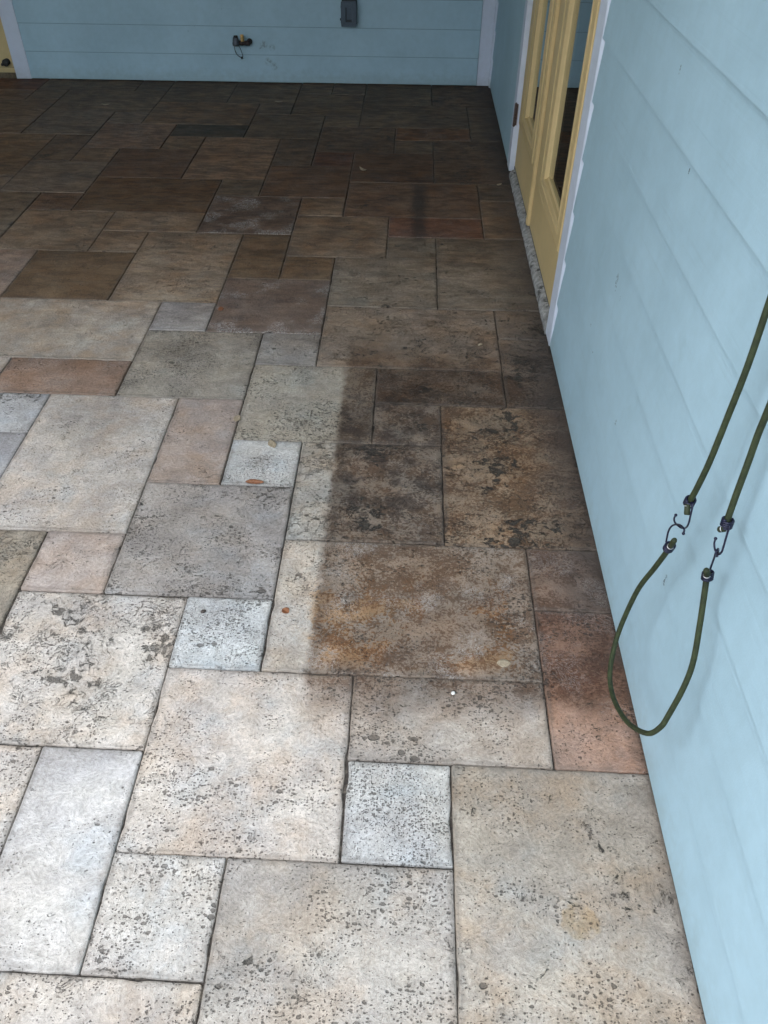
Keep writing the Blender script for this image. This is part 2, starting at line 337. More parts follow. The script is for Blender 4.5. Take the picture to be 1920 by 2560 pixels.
M['room'] = mat_simple('room_shade', (.10, .08, .06, 1), .8, nsc=5)
M['ceil'] = mat_paint('porch_ceiling', (.55, .58, .58, 1), 'B', speck=0.)
M['roof'] = mat_simple('roof_shingle', (.12, .11, .10, 1), .9, nsc=20)
M['steel'] = mat_simple('hinge_metal', (.13, .095, .085, 1), .45, .7, nsc=120, amp=.35)
M['pipe'] = mat_simple('old_copper', (.040, .026, .022, 1), .55, .4, nsc=120, amp=.4)
M['brass'] = mat_simple('brass', (.55, .36, .14, 1), .35, .8, nsc=120, amp=.3)
M['lead'] = mat_simple('grey_metal', (.085, .095, .11, 1), .45, .5, nsc=140, amp=.3)
M['boxgrey'] = mat_simple('outlet_grey', (.070, .098, .13, 1), .5, .0, nsc=120, amp=.12)
M['boxdark'] = mat_simple('outlet_recess', (.025, .032, .038, 1), .5)
M['wire'] = mat_simple('black_wire', (.012, .013, .035, 1), .35, .3, nsc=200)
M['crimp'] = mat_simple('crimp_silver', (.6, .6, .6, 1), .3, .9)
def mat_cord():
    t = NT('cord_olive'); P = t.pos(); v = t.attr('cuv'); s = t.sep(v)
    wv = t.math('SINE', t.math('ADD', t.math('MULTIPLY', s[0], 2600.), t.math('MULTIPLY', s[1], 25.13)))
    wv2 = t.math('SINE', t.math('SUBTRACT', t.math('MULTIPLY', s[0], 2600.), t.math('MULTIPLY', s[1], 25.13)))
    h = t.math('MAXIMUM', wv, wv2)
    n = t.noise(P, 90, 4)
    col = t.mix(t.step(n, .3, .7), (.022, .032, .011, 1), (.042, .056, .019, 1))
    col = t.mix(t.step(h, -.2, .9), t.mix(1, col, (.55, .55, .55, 1), 'MULTIPLY'), col)
    return t.done(col, .62, t.bump(h, .0004, .7), spec=.35)
M['cord'] = mat_cord()
def mat_glass():
    t = NT('door_glass'); g = t.n('ShaderNodeBsdfGlossy'); g.inputs['Roughness'].default_value = .012; g.inputs['Color'].default_value = (.9, .93, .92, 1)
    tr = t.n('ShaderNodeBsdfTransparent'); tr.inputs['Color'].default_value = (.42, .44, .42, 1)
    fr = t.n('ShaderNodeFresnel'); fr.inputs['IOR'].default_value = 1.52
    nrm = t.bump(t.noise(t.pos(), 3, 2), .0015, .35); t.put(g.inputs['Normal'], nrm)
    k = t.math('MULTIPLY', fr.outputs[0], 1.6, clamp=True)
    mx = t.n('ShaderNodeMixShader'); t.put(mx.inputs[0], k); t.t.links.new(tr.outputs[0], mx.inputs[1]); t.t.links.new(g.outputs[0], mx.inputs[2])
    t.t.links.new(mx.outputs[0], t.out.inputs[0]); return t.mat
M['glass'] = mat_glass()
def mat_leaf(name, a, b):
    t = NT(name); n = t.noise(t.pos(), 220, 4, .65)
    return t.done(t.mix(t.step(n, .35, .65), a, b), .55, t.bump(n, .0006, .8))
M['leafO'] = mat_leaf('leaf_orange', (.15, .05, .018, 1), (.27, .11, .045, 1))
M['leafP'] = mat_leaf('leaf_pale', (.26, .20, .13, 1), (.40, .33, .23, 1))
M['seed'] = mat_leaf('seed_dark', (.03, .022, .018, 1), (.06, .045, .035, 1))
M['white'] = mat_leaf('chip_white', (.6, .58, .52, 1), (.75, .73, .68, 1))

# ------------------------------------------------------------------ ground + patio
g = link('ground', [(-400, -400, -.07), (400, -400, -.07), (400, 400, -.07), (-400, 400, -.07)], [(0, 1, 2, 3)], M['lawn']); g['kind'] = 'structure'
def lat(X, Y):
    k = -.00125448 * X + .00000039 * Y + 1
    return ((.20480894 * X - .00003355 * Y + .00090249) / k, (-.00227483 * X + .20386943 * Y - .00433866) / k)
# colour classes (albedo), pore, dirt, crack, scuff, warm, stretch
CL = {
 'W': ((.60, .595, .58), 1.28, .0, .0, 0, .15, 0), 'L': ((.60, .57, .54), .75, .25, .3, .1, .5, .1), 'C': ((.57, .53, .495), .85, .30, .4, .1, .5, .1),
 'G': ((.38, .375, .37), .8, .4, .3, .15, .25, .3), 'B': ((.44, .445, .465), .45, .2, .1, .2, .1, .2), 'T': ((.44, .385, .32), .7, .7, .8, .1, .8, .4),
 'P': ((.44, .375, .34), .6, .35, .3, .3, .6, .3), 'O': ((.36, .265, .215), .7, .35, .3, .3, .6, .3), 'R': ((.30, .19, .15), .6, .5, .5, .2, .5, .4),
 'D': ((.30, .23, .18), .6, .6, .7, .15, .6, .6), 'N': ((.27, .205, .14), .6, .45, .5, .1, .6, .5), 'K': ((.15, .15, .135), .4, .9, .5, .2, .3, .8),
 'S': ((.27, .225, .205), .5, .3, .3, 1.0, .4, .3), 'X': ((.40, .36, .30), 1.1, 1.15, .7, .1, .5, .1), 'Z': ((.34, .30, .26), .9, 1.15, 1.0, .1, .6, .3),
 'M': ((.54, .52, .48), .8, 1.12, 1.0, .1, .7, .3), 'E': ((.37, .35, .31), .7, .7, .8, .1, .4, .5),
}
TILES = '''-1 0 0 1 W|-3 0 -1 2 C|-3 -1 -2 0 Lp|-2 -3 0 0 Cg|0 -2 2 1 Cs|-5 -3 -2 -1 L|-4 -1 -3 1 B2|-6 -1 -4 1 L|-5 1 -3 3 Lm|-3 2 -2 3 W2|-2 2 1 4 Cs2|-1 1 1 2 Lx
1 1 2 3 O3|1 3 2 4 P|-4 3 -2 5 Gb|-5 3 -4 4 Lk|-7 1 -5 4 X|-6 4 -4 7 L|-7 6 -6 7 B3|-8 4 -6 6 B|-4 5 -3 7 P|-3 5 -2 6 W|-3 6 -1 8 Gg|-2 4 0 6 M|-1 6 0 7 M|0 4 2 7 M2
-1 7 1 8 Z|1 7 2 9 Z|1 9 2 10 Z|-2 8 1 10 Z2|-3 8 -2 9 G|-5 7 -3 9 Gp|-7 7 -5 8 O|-9 7 -7 8 L|-8 8 -5 10 Lt|-5 9 -4 10 B|-4 9 -2 11 S|-4 11 -3 13 N|-3 11 -2 12 N|-2 10 0 12 E
0 10 2 13 E|-1 12 0 13 E|-1 13 1 14 R|1 13 2 15 T|1 15 2 16 E|-2 14 1 16 T2|-3 12 -1 14 T|-3 14 -2 15 T|-5 15 -4 16 E|-5 13 -3 15 S|-4 15 -2 17 D|-4 17 -3 19 Z|-3 17 -2 18 R|-3 18 -1 20 Z
-1 19 1 20 O2|-1 18 0 19 E|-2 16 0 18 D|0 16 2 19 Z|1 19 2 22 E|-2 20 1 22 E|-2 22 0 25 E|0 22 2 25 Z|-3 23 -2 25 G|-4 21 -2 23 E|-4 23 -3 25 E|-3 20 -2 21 E|-5 19 -3 21 E|-5 21 -4 22 G
-8 20 -5 22 T|-7 19 -5 20 K|-6 16 -4 19 Cf|-7 18 -6 19 T|-8 16 -6 18 D|-9 18 -7 20 P|-9 20 -8 21 G|-11 19 -9 21 G|-12 23 -9 25 E|-11 21 -8 23 E|-12 22 -11 23 E|-14 23 -12 25 R|-14 22 -12 23 P
-9 23 -8 25 E|-8 22 -6 25 E|-6 22 -4 25 E|-13 19 -11 22 Gx|-12 16 -10 19 T|-10 17 -9 19 Z|-11 15 -10 16 G|-10 15 -8 17 G|-9 17 -8 18 T|-8 14 -5 16 N|-9 14 -8 15 D|-7 13 -5 14 T|-9 12 -7 14 T
-7 12 -6 13 T|-6 10 -4 13 T|-8 10 -6 12 N|-10 10 -8 12 P|-11 12 -9 15 E'''
VAR = {'Lp': ('L', dict(pore=1.1, dirt=.6, warm=.3, c=(.60, .59, .58))), 'Cg': ('C', dict(pore=.85, dirt=.45, c=(.47, .445, .415))), 'Cs': ('C', dict(pore=.7, dirt=.42, c=(.44, .405, .36), warm=.7)),
 'B2': ('B', dict(c=(.59, .585, .585), pore=.55, dirt=.35)), 'Lm': ('L', dict(dirt=1.12, crack=.9)), 'W2': ('W', dict(c=(.60, .61, .605), pore=1.15)), 'Cs2': ('C', dict(c=(.56, .52, .47), pore=.9, dirt=.35, crack=.2, scuff=.6)),
 'Lx': ('L', dict(pore=1.0, c=(.49, .455, .425), dirt=.45)), 'Gb': ('G', dict(c=(.43, .41, .40), dirt=.75, pore=1.0)), 'Lk': ('L', dict(c=(.50, .44, .41), pore=.6)), 'B3': ('B', dict(c=(.52, .54, .57), dirt=.9, pore=.9)),
 'Gg': ('G', dict(c=(.44, .42, .37), pore=1.0, dirt=.3)), 'M2': ('M', dict(c=(.66, .57, .45), dirt=1.05, crack=1.1)), 'Z2': ('Z', dict(c=(.38, .33, .28), dirt=.95)), 'Gp': ('G', dict(c=(.42, .40, .36), pore=1.15)),
 'Lt': ('L', dict(c=(.52, .485, .44), pore=.5, warm=.7, scuff=.4)), 'T2': ('T', dict(c=(.36, .30, .26))), 'O2': ('O', dict(c=(.38, .26, .17))), 'O3': ('O', dict(c=(.44, .30, .235), dirt=.6, pore=.9, warm=.9)), 'Cf': ('C', dict(c=(.60, .51, .43), dirt=.7, crack=.9, stretch=.6)),
 'Gx': ('G', dict(c=(.42, .38, .34)))}
tiles = []
occ = set()
for tk in TILES.replace('\n', '|').split('|'):
    a = tk.split(); x0, y0, x1, y1 = map(int, a[:4]); tiles.append((x0, y0, x1, y1, a[4]))
    for i in range(x0, x1):
        for j in range(y0, y1):
            if (i, j) in occ: print('OVERLAP', tk, i, j)
            occ.add((i, j))
rt = random.Random(3)
for j in range(-26, 25):
    for i in range(-26, 2):
        if (i, j) in occ: continue
        opts = [(2, 3), (3, 2), (2, 2), (2, 2), (1, 2), (2, 1), (1, 1)]; rt.shuffle(opts); opts.append((1, 1))
        for (a, b) in opts:
            cells = [(i + p, j + q) for p in range(a) for q in range(b)]
            if all(c not in occ and c[0] < 2 and c[1] < 25 for c in cells):
                occ.update(cells); tiles.append((i, j, i + a, j + b, rt.choice('LCGTPEL' if j < 8 else 'TEDNZG'))); break
V = []; F = []; A_t = []; A_s = []; A_p = []; A_p2 = []; A_e = []; A_z = []
rr = random.Random(11)
for (x0, y0, x1, y1, cl) in tiles:
    base = CL[VAR[cl][0]] if cl in VAR else CL[cl]
    c, po, di, ck, sc, wa, stt = base
    if cl in VAR:
        v = VAR[cl][1]; c = v.get('c', c); po = v.get('pore', po); di = v.get('dirt', di); ck = v.get('crack', ck); sc = v.get('scuff', sc); wa = v.get('warm', wa); stt = v.get('stretch', stt)
    X1 = min(x1, 1.915); Y1 = min(y1, 24.25)
    if X1 <= x0 or Y1 <= y0: continue
    k = rr.uniform(.95, 1.05)
    g4 = [rr.choice((.0003, .0006, .0010, .0014, .0019)) * rr.uniform(.8, 1.2) for _ in range(4)]
    cs = [lat(x0, y0), lat(X1, y0), lat(X1, Y1), lat(x0, Y1)]
    ax0 = (cs[0][0] + cs[3][0]) / 2 + g4[0]; ax1 = (cs[1][0] + cs[2][0]) / 2 - g4[1]; ay0 = (cs[0][1] + cs[1][1]) / 2 + g4[2]; ay1 = (cs[2][1] + cs[3][1]) / 2 - g4[3]
    # small true shear of the laid rows
    def sh(x, y):
        u = (x - ax0) / (ax1 - ax0); vv = (y - ay0) / (ay1 - ay0)
        dx = (cs[3][0] - cs[0][0]) * (vv - .5); dyy = (cs[1][1] - cs[0][1]) * (u - .5)
        return x + dx, y + dyy
    Rc = [rr.uniform(.0015, .007) for _ in range(4)]
    loop = []
    def corner(cx, cy, r, a0):
        for q in range(4):
            a = a0 + math.pi / 2 * q / 3; loop.append((cx + r * math.cos(a), cy + r * math.sin(a)))
    def edge(xa, ya, xb, yb):
        n = max(2, int(math.hypot(xb - xa, yb - ya) / .014))
        for q in range(1, n):
            t_ = q / n; loop.append((xa + (xb - xa) * t_, ya + (yb - ya) * t_))
    corner(ax0 + Rc[0], ay0 + Rc[0], Rc[0], math.pi); edge(ax0 + Rc[0], ay0, ax1 - Rc[1], ay0)
    corner(ax1 - Rc[1], ay0 + Rc[1], Rc[1], 1.5 * math.pi); edge(ax1, ay0 + Rc[1], ax1, ay1 - Rc[2])
    corner(ax1 - Rc[2], ay1 - Rc[2], Rc[2], 0); edge(ax1 - Rc[2], ay1, ax0 + Rc[3], ay1)
    corner(ax0 + Rc[3], ay1 - Rc[3], Rc[3], .5 * math.pi); edge(ax0, ay1 - Rc[3], ax0, ay0 + Rc[0])
    cx, cy = (ax0 + ax1) / 2, (ay0 + ay1) / 2; tl = (rr.gauss(0, .0012), rr.gauss(0, .0012)); dz = rr.uniform(-.0012, .0012)
    def zz(x, y): return dz + tl[0] * (x - cx) + tl[1] * (y - cy)
    sd0 = Vector((rr.uniform(-40, 40), rr.uniform(-40, 40), rr.uniform(-40, 40)))
    n = len(loop); rings = []
    for (ins, dep) in ((-.0002, -.020), (.0, -.0042), (.0013, -.0011), (.0040, 0.)):
        ring = []
        for (x, y) in loop:
            nz = noise.noise(Vector((x * 38, y * 38, 0)) + sd0); ch = max(0, noise.noise(Vector((x * 21, y * 21, 5)) + sd0) - .28) * .008
            d_ = ins + nz * .0009 + (ch if dep > -.01 else 0)
            vx, vy = cx - x, cy - y
            ex = min(x - ax0, ax1 - x); ey = min(y - ay0, ay1 - y)
            L = math.hypot(vx, vy)
            ux = (1 if vx > 0 else -1) if ex < .012 else 0; uy = (1 if vy > 0 else -1) if ey < .012 else 0
            if ux == 0 and uy == 0: ux, uy = vx / L, vy / L
            q = 1 / math.hypot(ux, uy)
            X_, Y_ = sh(x + ux * q * d_, y + uy * q * d_)
            ring.append(len(V)); V.append((X_, Y_, zz(x, y) + dep)); A_e.append((x - ax0, y - ay0, 0))
        rings.append(ring)
    nf = 0
    for a, b in zip(rings, rings[1:]):
        for i in range(n):
            F.append((a[i], a[(i + 1) % n], b[(i + 1) % n], b[i])); nf += 1
    F.append(tuple(rings[-1])); nf += 1
    for _ in range(nf):
        A_t.append((c[0] * k * (.95 if cl[0] == 'W' else .93), c[1] * k * (.95 if cl[0] == 'W' else .902), c[2] * k * (.95 if cl[0] == 'W' else .872), 1)); A_s.append(tuple(sd0)); A_p.append((po, di, ck)); A_p2.append((sc, wa, stt)); A_z.append((ax1 - ax0, ay1 - ay0, 0))
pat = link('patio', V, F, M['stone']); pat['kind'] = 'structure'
me = pat.data
def fa(name, ty, dom, data, key):
    a = me.attributes.new(name, ty, dom); a.data.foreach_set(key, [q for d_ in data for q in d_])
fa('tint', 'FLOAT_COLOR', 'FACE', A_t, 'color'); fa('seed', 'FLOAT_VECTOR', 'FACE', A_s, 'vector'); fa('par', 'FLOAT_VECTOR', 'FACE', A_p, 'vector')
fa('par2', 'FLOAT_VECTOR', 'FACE', A_p2, 'vector'); fa('sz', 'FLOAT_VECTOR', 'FACE', A_z, 'vector'); fa('ed', 'FLOAT_VECTOR', 'POINT', A_e, 'vector')
jb = link('joint_sand', [(-5.6, -5.6, -.0065), (.40, -5.6, -.0065), (.40, 5.05, -.0065), (-5.6, 5.05, -.0065), (-5.6, -5.6, -.06), (.40, -5.6, -.06), (.40, 5.05, -.06), (-5.6, 5.05, -.06)],
          [(0, 1, 2, 3), (4, 5, 1, 0), (5, 6, 2, 1), (6, 7, 3, 2), (7, 4, 0, 3)], M['grout']); jb['kind'] = 'structure'

# added leafy screen, unseen behind and beside the viewer, blocks low sky
V = []; F = []; hr = random.Random(5)
for i in range(9000):
    a = math.radians(hr.uniform(150, 325)); rad_ = hr.gauss(10.5, .7); top_ = 3.3 + 1.3 * noise.noise(Vector((a * 3, 0, 0))) + .6 * noise.noise(Vector((a * 11, 2, 0)))
    zc_ = -.05 + top_ * hr.random() ** .8; c_ = Vector((rad_ * math.cos(a) - .5, rad_ * math.sin(a) + 1.5, zc_)); sz_ = hr.uniform(.12, .34)
    u_ = Vector((hr.gauss(0, 1), hr.gauss(0, 1), hr.gauss(0, 1))).normalized(); v_ = u_.orthogonal().normalized(); b_ = len(V)
    V += [c_ + u_ * sz_, c_ + v_ * sz_ * .6, c_ - u_ * sz_, c_ - v_ * sz_ * .6]; F.append((b_, b_ + 1, b_ + 2, b_ + 3))
hd = link('sky_blocker', V, F, mat_simple('sky_blocker_leaf', (.085, .115, .045, 1), .7, nsc=6, amp=.4, bumpd=.002)); hd['kind'] = 'stuff'; hd['label'] = 'leafy green screen added out of view to block low sky light'; hd['category'] = 'sky_blocker'

# ------------------------------------------------------------------ house
house = empty('house', (.384, 2, 0), 'pale blue lap sided house with white trim, wrapping two sides of the porch', 'house')
inv = house.location.copy()
def H(ob):
    ob.data.transform(Matrix.Translation(-inv)); ob.parent = house; return ob
EXP = .1525
def siding(mb, fr, s0, s1, z0, z1, zb=.010, rnd=None):
    """lap boards; each a sloped slab with its own drip edge"""
    k = 0
    while True:
        a = zb + k * EXP; k += 1
        if a + EXP < z0: continue
        if a > z1: break
        lo = max(a, z0); hi = min(a + EXP + .006, z1)
        if hi - lo < .01: continue
        n = max(1, int((s1 - s0) / .08)) if fr is RW and a < 1.3 else max(1, int((s1 - s0) / .12))
        of = lambda z: -.0075 * (z - a) / EXP
        va = []; 
        for i in range(n + 1):
            s = s0 + (s1 - s0) * i / n
            j = noise.noise(Vector((s * 3.1, k * 7.7, 0))) * .0011 + noise.noise(Vector((s * 17, k * 3.3, 4))) * .0004
            va += [fr(s, -.022, lo + j), fr(s, of(lo) + j * .5, lo + j), fr(s, of(hi) + j * .4, hi), fr(s, -.022, hi)]
        fs = []
        for i in range(n):
            b = i * 4
            fs += [(b, b + 1, b + 5, b + 4), (b + 1, b + 2, b + 6, b + 5), (b + 2, b + 3, b + 7, b + 6)]
        fs += [(0, 3, 2, 1), (n * 4, n * 4 + 1, n * 4 + 2, n * 4 + 3)]
        if fr is BW: fs = [tuple(reversed(f)) for f in fs]
        mb.add(va, fs)
ZT = 2.72
SD0, SD1, SG = 2.10, 3.65, 2.932         # door opening and the gap between its leaves, along the right wall
TR = .094
S_END = 5.085
mb = MB()
siding(mb, RW, -6.5, SD0 - TR, 0, ZT, zb=.018 - .0)
siding(mb, RW, SD1 + TR, S_END, 0, ZT, zb=.018)
siding(mb, RW, SD0 - TR, SD1 + TR, 2.2, ZT, zb=.018)
mb.box((-6.5, -.16, -.05), (SD0 - TR, -.0222, ZT + .3), RW); mb.box((SD1 + TR, -.16, -.05), (S_END + .25, -.0222, ZT + .3), RW); mb.box((SD0 - TR, -.16, 2.2), (SD1 + TR, -.0222, ZT + .3), RW)
wr = H(mb.obj('wall', M['sidR'])); wr['label'] = 'pale blue lap siding wall on the right with scuffs'
sx0, sx1 = bs(-2.535), bs(.281)
DL0 = bs(-3.52)
mb = MB()
siding(mb, BW, sx0, sx1, 0, ZT, zb=.008); siding(mb, BW, bs(-5.6), DL0 - TR, 0, ZT, zb=.008); siding(mb, BW, DL0 - TR, sx0, 2.2, ZT, zb=.008)
mb.box((sx0, -.16, -.05), (sx1 + .12, -.0222, ZT + .3), BW); mb.box((bs(-5.6), -.16, -.05), (DL0 - TR, -.0222, ZT + .3), BW); mb.box((DL0 - TR, -.16, 2.2), (sx0, -.0222, ZT + .3), BW)
wb = H(mb.obj('wall', M['sidB'])); wb['label'] = 'shaded far wall with the water spigot'
# corner board
mb = MB(); mb.box((sx1 + .002, -.0215, .006), (bs(.372), .003, ZT), BW)
mb.box((S_END + .002, -.0215, .006), (S_END + .05, .006, ZT), RW)
H(bevel(mb.obj('corner_trim', M['trim']), .0012))
# door trims (right-hand double door)
def trim_set(fr, a0, a1, off=.0015, foot=.010, top=2.10):
    out = []
    for s0, s1, z0, z1 in ((a0 - TR, a0, foot, top), (a1, a1 + TR, foot, top), (a0 - TR, a1 + TR, top + .001, top + .1)):
        mb = MB(); mb.box((s0, -.12, z0), (s1, off, z1), fr); out.append(H(bevel(mb.obj('door_trim', M['trim']), .0015)))
    return out
trim_set(RW, SD0, SD1)
# irregular caulk line between boards and near trim
mb = MB()
for k in range(14):
    a = .018 + k * EXP
    for i in range(6):
        z0 = a + EXP * i / 6; z1 = a + EXP * (i + 1) / 6
        w0 = .011 - .0045 * (1 - (i / 6)) + random.uniform(-.0012, .0012)
        o = lambda z: -.0075 * (z - a) / EXP + .0006
        v = [RW(SD0 - TR - w0, o(z0), z0), RW(SD0 - TR + .0005, .0012, z0), RW(SD0 - TR + .0005, .0012, z1), RW(SD0 - TR - w0 + random.uniform(-.0008, .0008), o(z1), z1)]
        mb.add(v + [q + RN * -.004 for q in v], [(0, 1, 2, 3), (7, 6, 5, 4), (0, 3, 7, 4), (0, 4, 5, 1), (3, 2, 6, 7)])
H(mb.obj('caulk_line', M['trim']))

# double door
def ring_loft(mb, fr, outer, inner, prof):
    """outer/inner rects (s0,s1,z0,z1); prof list of (t, off)"""
    rings = []
    for t_, off in prof:
        s0, s1, z0, z1 = [o + (i - o) * t_ for o, i in zip(outer, inner)]
        rings.append([fr(s0, off, z0), fr(s1, off, z0), fr(s1, off, z1), fr(s0, off, z1)])
    vs_ = [q for r in rings for q in r]; fs = []
    for i in range(len(rings) - 1):
        for k in range(4):
            a = i * 4 + k; b = i * 4 + (k + 1) % 4; fs.append((a, b, b + 4, a + 4))
    mb.add(vs_, fs)
PROF = [(0, -.026), (.0, -.0225), (.06, -.018), (.20, -.0165), (.22, -.0195), (.28, -.0195), (.30, -.0135), (.68, -.0115), (.71, -.0150), (.79, -.0150), (.82, -.0115), (.96, -.0120), (1.0, -.014), (1.0, -.034)]
def leaf(s0, s1, outer, inner, lab):
    lf = MB(); d0, d1 = -.065, -.025; zt = 2.085; zb = .036
    s_i0, s_i1, z_i0, z_i1 = inner[0] + .0, inner[1], inner[2], inner[3]
    lf.box((s0, d0, zb), (s1, d1, z_i0), RW); lf.box((s0, d0, z_i1), (s1, d1, zt), RW)
    lf.box((s0, d0, z_i0), (s_i0, d1, z_i1), RW); lf.box((s_i1, d0, z_i0), (s1, d1, z_i1), RW)
    o = H(lf.obj('door_leaf', M['yellow'])); o['label'] = lab
    mb = MB(); ring_loft(mb, RW, outer, inner, PROF); mo = mb.obj('lite_frame', M['yellow']); mo.data.transform(Matrix.Translation(-inv)); mo.parent = o
    mb = MB(); mb.box((inner[0] - .004, -.036, inner[2] - .004), (inner[1] + .004, -.031, inner[3] + .004), RW); pn = mb.obj('pane', M['glass']); pn.data.transform(Matrix.Translation(-inv)); pn.parent = o
    mb = MB(); ring_loft(mb, RW, (inner[0], inner[1], inner[2], inner[3]), (inner[0] + .005, inner[1] - .003, inner[2] + .008, inner[3] - .005), [(0, -.0255), (.4, -.0245), (1, -.030), (1, -.0309)])
    bd = mb.obj('glazing_bead', M['yellow']); bd.data.transform(Matrix.Translation(-inv)); bd.parent = o
    return o
def sub(mb, name, mat, par, bev=None, smooth=False):
    o = mb.obj(name, mat, None, smooth); o.data.transform(Matrix.Translation(-inv)); o.parent = par
    if bev: bevel(o, bev)
    return o
lf1 = leaf(SG + .003, SD1 - .003, (3.008, 3.64, .232, 1.99), (3.098, 3.40, .328, 1.88), 'far leaf of the yellow double door')
lf2 = leaf(SD0 + .003, SG - .003, (2.172, 2.890, .228, 1.99), (2.28, 2.674, .328, 1.88), 'near leaf of the yellow double door')
mb = MB(); mb.box((SG + .002, -.026, .036), (SG + .046, -.0135, 2.085), RW); mb.box((SG + .012, -.0136, .036), (SG + .034, -.0105, 2.085), RW)
sub(mb, 'astragal', M['yellow'], lf1, .002)
for lf_, a, b in ((lf1, SG + .004, SD1 - .004), (lf2, SD0 + .004, SG - .004)):
    mb = MB(); mb.box((a, -.062, .022), (b, -.0235, .0355), RW); sub(mb, 'door_sweep', M['dark'], lf_, .001)
def hinge(z):
    mb = MB(); c = SD1 - .004
    for i in range(3):
        mb.tube([RW(c, .002, z + i * .033 + .0008), RW(c, .002, z + i * .033 + .0322)], .0060, 14)
    mb.box((c - .0005, -.010, z + .003), (c + .0015, .001, z + .096), RW)
    mb.tube([RW(c, .002, z - .003), RW(c, .002, z + .102)], .0035, 10)
    return mb
for z in (.219, 1.0, 1.80): sub(hinge(z), 'hinge', M['steel'], lf1, None, False)
# stone sill under the double door
def sill(fr, a0, a1, mat, deep=-.16, z1=.034, front=.002):
    n = int((a1 - a0) / .012); prof = [(-.020, front), (.012, front + .001), (.022, front - .002), (.030, front - .012), (z1, -.024), (z1, deep), (-.02, deep)]
    vs_ = []; fs = []; m_ = len(prof)
    for i in range(n + 1):
        s = a0 + (a1 - a0) * i / n
        for j, (z, o) in enumerate(prof):
            k = noise.noise(Vector((s * 26, j * 3.1, 0))) * .0035 + noise.noise(Vector((s * 80, j * 1.7, 3))) * .002
            if j > 4: k = 0
            vs_.append(fr(s, o + k, z + k * .5))
    for i in range(n):
        for j in range(m_ - 1):
            a = i * m_ + j; fs.append((a, a + m_, a + m_ + 1, a + 1))
    fs.append(tuple(range(m_))); fs.append(tuple(reversed(range(n * m_, n * m_ + m_))))
    return link('door_sill', vs_, fs, mat)
H(sill(RW, SD0 + .001, SD1 - .045, M['sill']))
# closed dark room behind the double door
mb = MB(); mb.box((SD0 - .6, -3.2, -.02), (SD1 + .6, -.19, 2.5), RW)
ro = H(mb.obj('room', M['room']))
ro.data.polygons[0].select = False
bm = bmesh.new(); bm.from_mesh(ro.data)
# leave the side towards the doors open
bm.faces.ensure_lookup_table()
tgt = min(bm.faces, key=lambda f: (f.calc_center_median() + inv).x if abs(f.normal.x) > .9 else 99)
bmesh.ops.delete(bm, geom=[tgt], context='FACES_ONLY'); bm.to_mesh(ro.data); bm.free()
# single door on the far wall
trim_set(BW, DL0, bs(-2.622), off=.0015, foot=.004)
mb = MB(); mb.box((DL0 + .003, -.07, .030), (bs(-2.622) - .003, -.030, 2.085), BW)
dl = H(mb.obj('door', M['yellow'])); dl['label'] = 'plain yellow door at the left end of the far wall'
mb = MB(); ring_loft(mb, BW, (DL0 + .12, bs(-2.76), .25, 1.95), (DL0 + .19, bs(-2.84), .32, 1.88), [(0, -.031), (.2, -.022), (.7, -.022), (1, -.034)]); sub(mb, 'lite_frame', M['yellow'], dl)
mb = MB(); mb.box((DL0 + .19, -.0305, .32), (bs(-2.84), -.0295, 1.88), BW); sub(mb, 'pane', M['glass'], dl)
mb = MB(); mb.box((DL0 + .004, -.066, .016), (bs(-2.626), -.0292, .0295), BW); mb.box((DL0 + .004, -.029, .060), (bs(-2.626), -.0275, .0618), BW); sub(mb, 'door_sweep', M['dark'], dl)
c = bs(-2.668); mb = MB(); mb.tube([BW(c, -.032, .092), BW(c, -.024, .092), BW(c, -.010, .092), BW(c, .004, .092), BW(c, .010, .092)], [.019, .0195, .014, .021, .017], 20)
mb.tube([BW(c - .031, -.032, .078), BW(c - .031, -.012, .078), BW(c - .031, -.006, .078)], [.009, .0085, .006], 14); mb.tube([BW(c, -.02, .09), BW(c - .031, -.018, .078)], .004, 8)
sub(mb, 'door_stop', M['dark'], dl, None, True)
o = H(sill(BW, DL0, bs(-2.622), mat_simple('sill_wood', (.11, .085, .055, 1), .8, nsc=50, amp=.3, bumpd=.002), z1=.016, front=-.012)); o.name = 'door_sill'
# roof over the porch: ceiling boards, with an end wall and beam added for shade
RF = dict(x0=-4.6, y0=.35, z=2.55)
mb = MB(); mb.box((RF['x0'], RF['y0'], RF['z']), (.35, 4.84, RF['z'] + .10)); H(mb.obj('porch_ceiling', M['ceil']))
mb = MB(); mb.box((-4.75, .5, -.02), (-4.6, 4.84, 2.55)); ww = H(mb.obj('wall', M['sidR'])); ww['label'] = 'added unseen end wall cutting light from the left of the porch'  # unseen wall, added to keep side light out of the porch
mb = MB(); mb.box((-4.75, .20, 2.36), (.36, .349, 2.70)); H(mb.obj('shading_beam', M['trim']))  # unseen beam, added to hold back sky light from the front
mb = MB()
x0, y0, z0 = RF['x0'] - .15, RF['y0'] - .05, RF['z'] + .101
mb.add([(x0, y0, z0), (.34, y0, z0), (.34, 5.3, z0), (x0, 5.3, z0), (x0, y0, z0 + .16), (.34, y0, z0 + .16), (.34, 5.3, z0 + 1.3), (x0, 5.3, z0 + 1.3)],
       [(0, 3, 2, 1), (4, 5, 6, 7), (0, 1, 5, 4), (1, 2, 6, 5), (2, 3, 7, 6), (3, 0, 4, 7)]); H(mb.obj('roof', M['roof']))
mb = MB()
mb.add([(.39, -7, 2.98), (6.5, -7, 2.98), (6.5, 5.4, 2.98), (.39, 5.4, 2.98), (3.4, -7, 5.0), (3.4, 5.4, 5.0)], [(0, 3, 2, 1), (0, 4, 5, 3), (1, 2, 5, 4), (0, 1, 4), (3, 5, 2)])
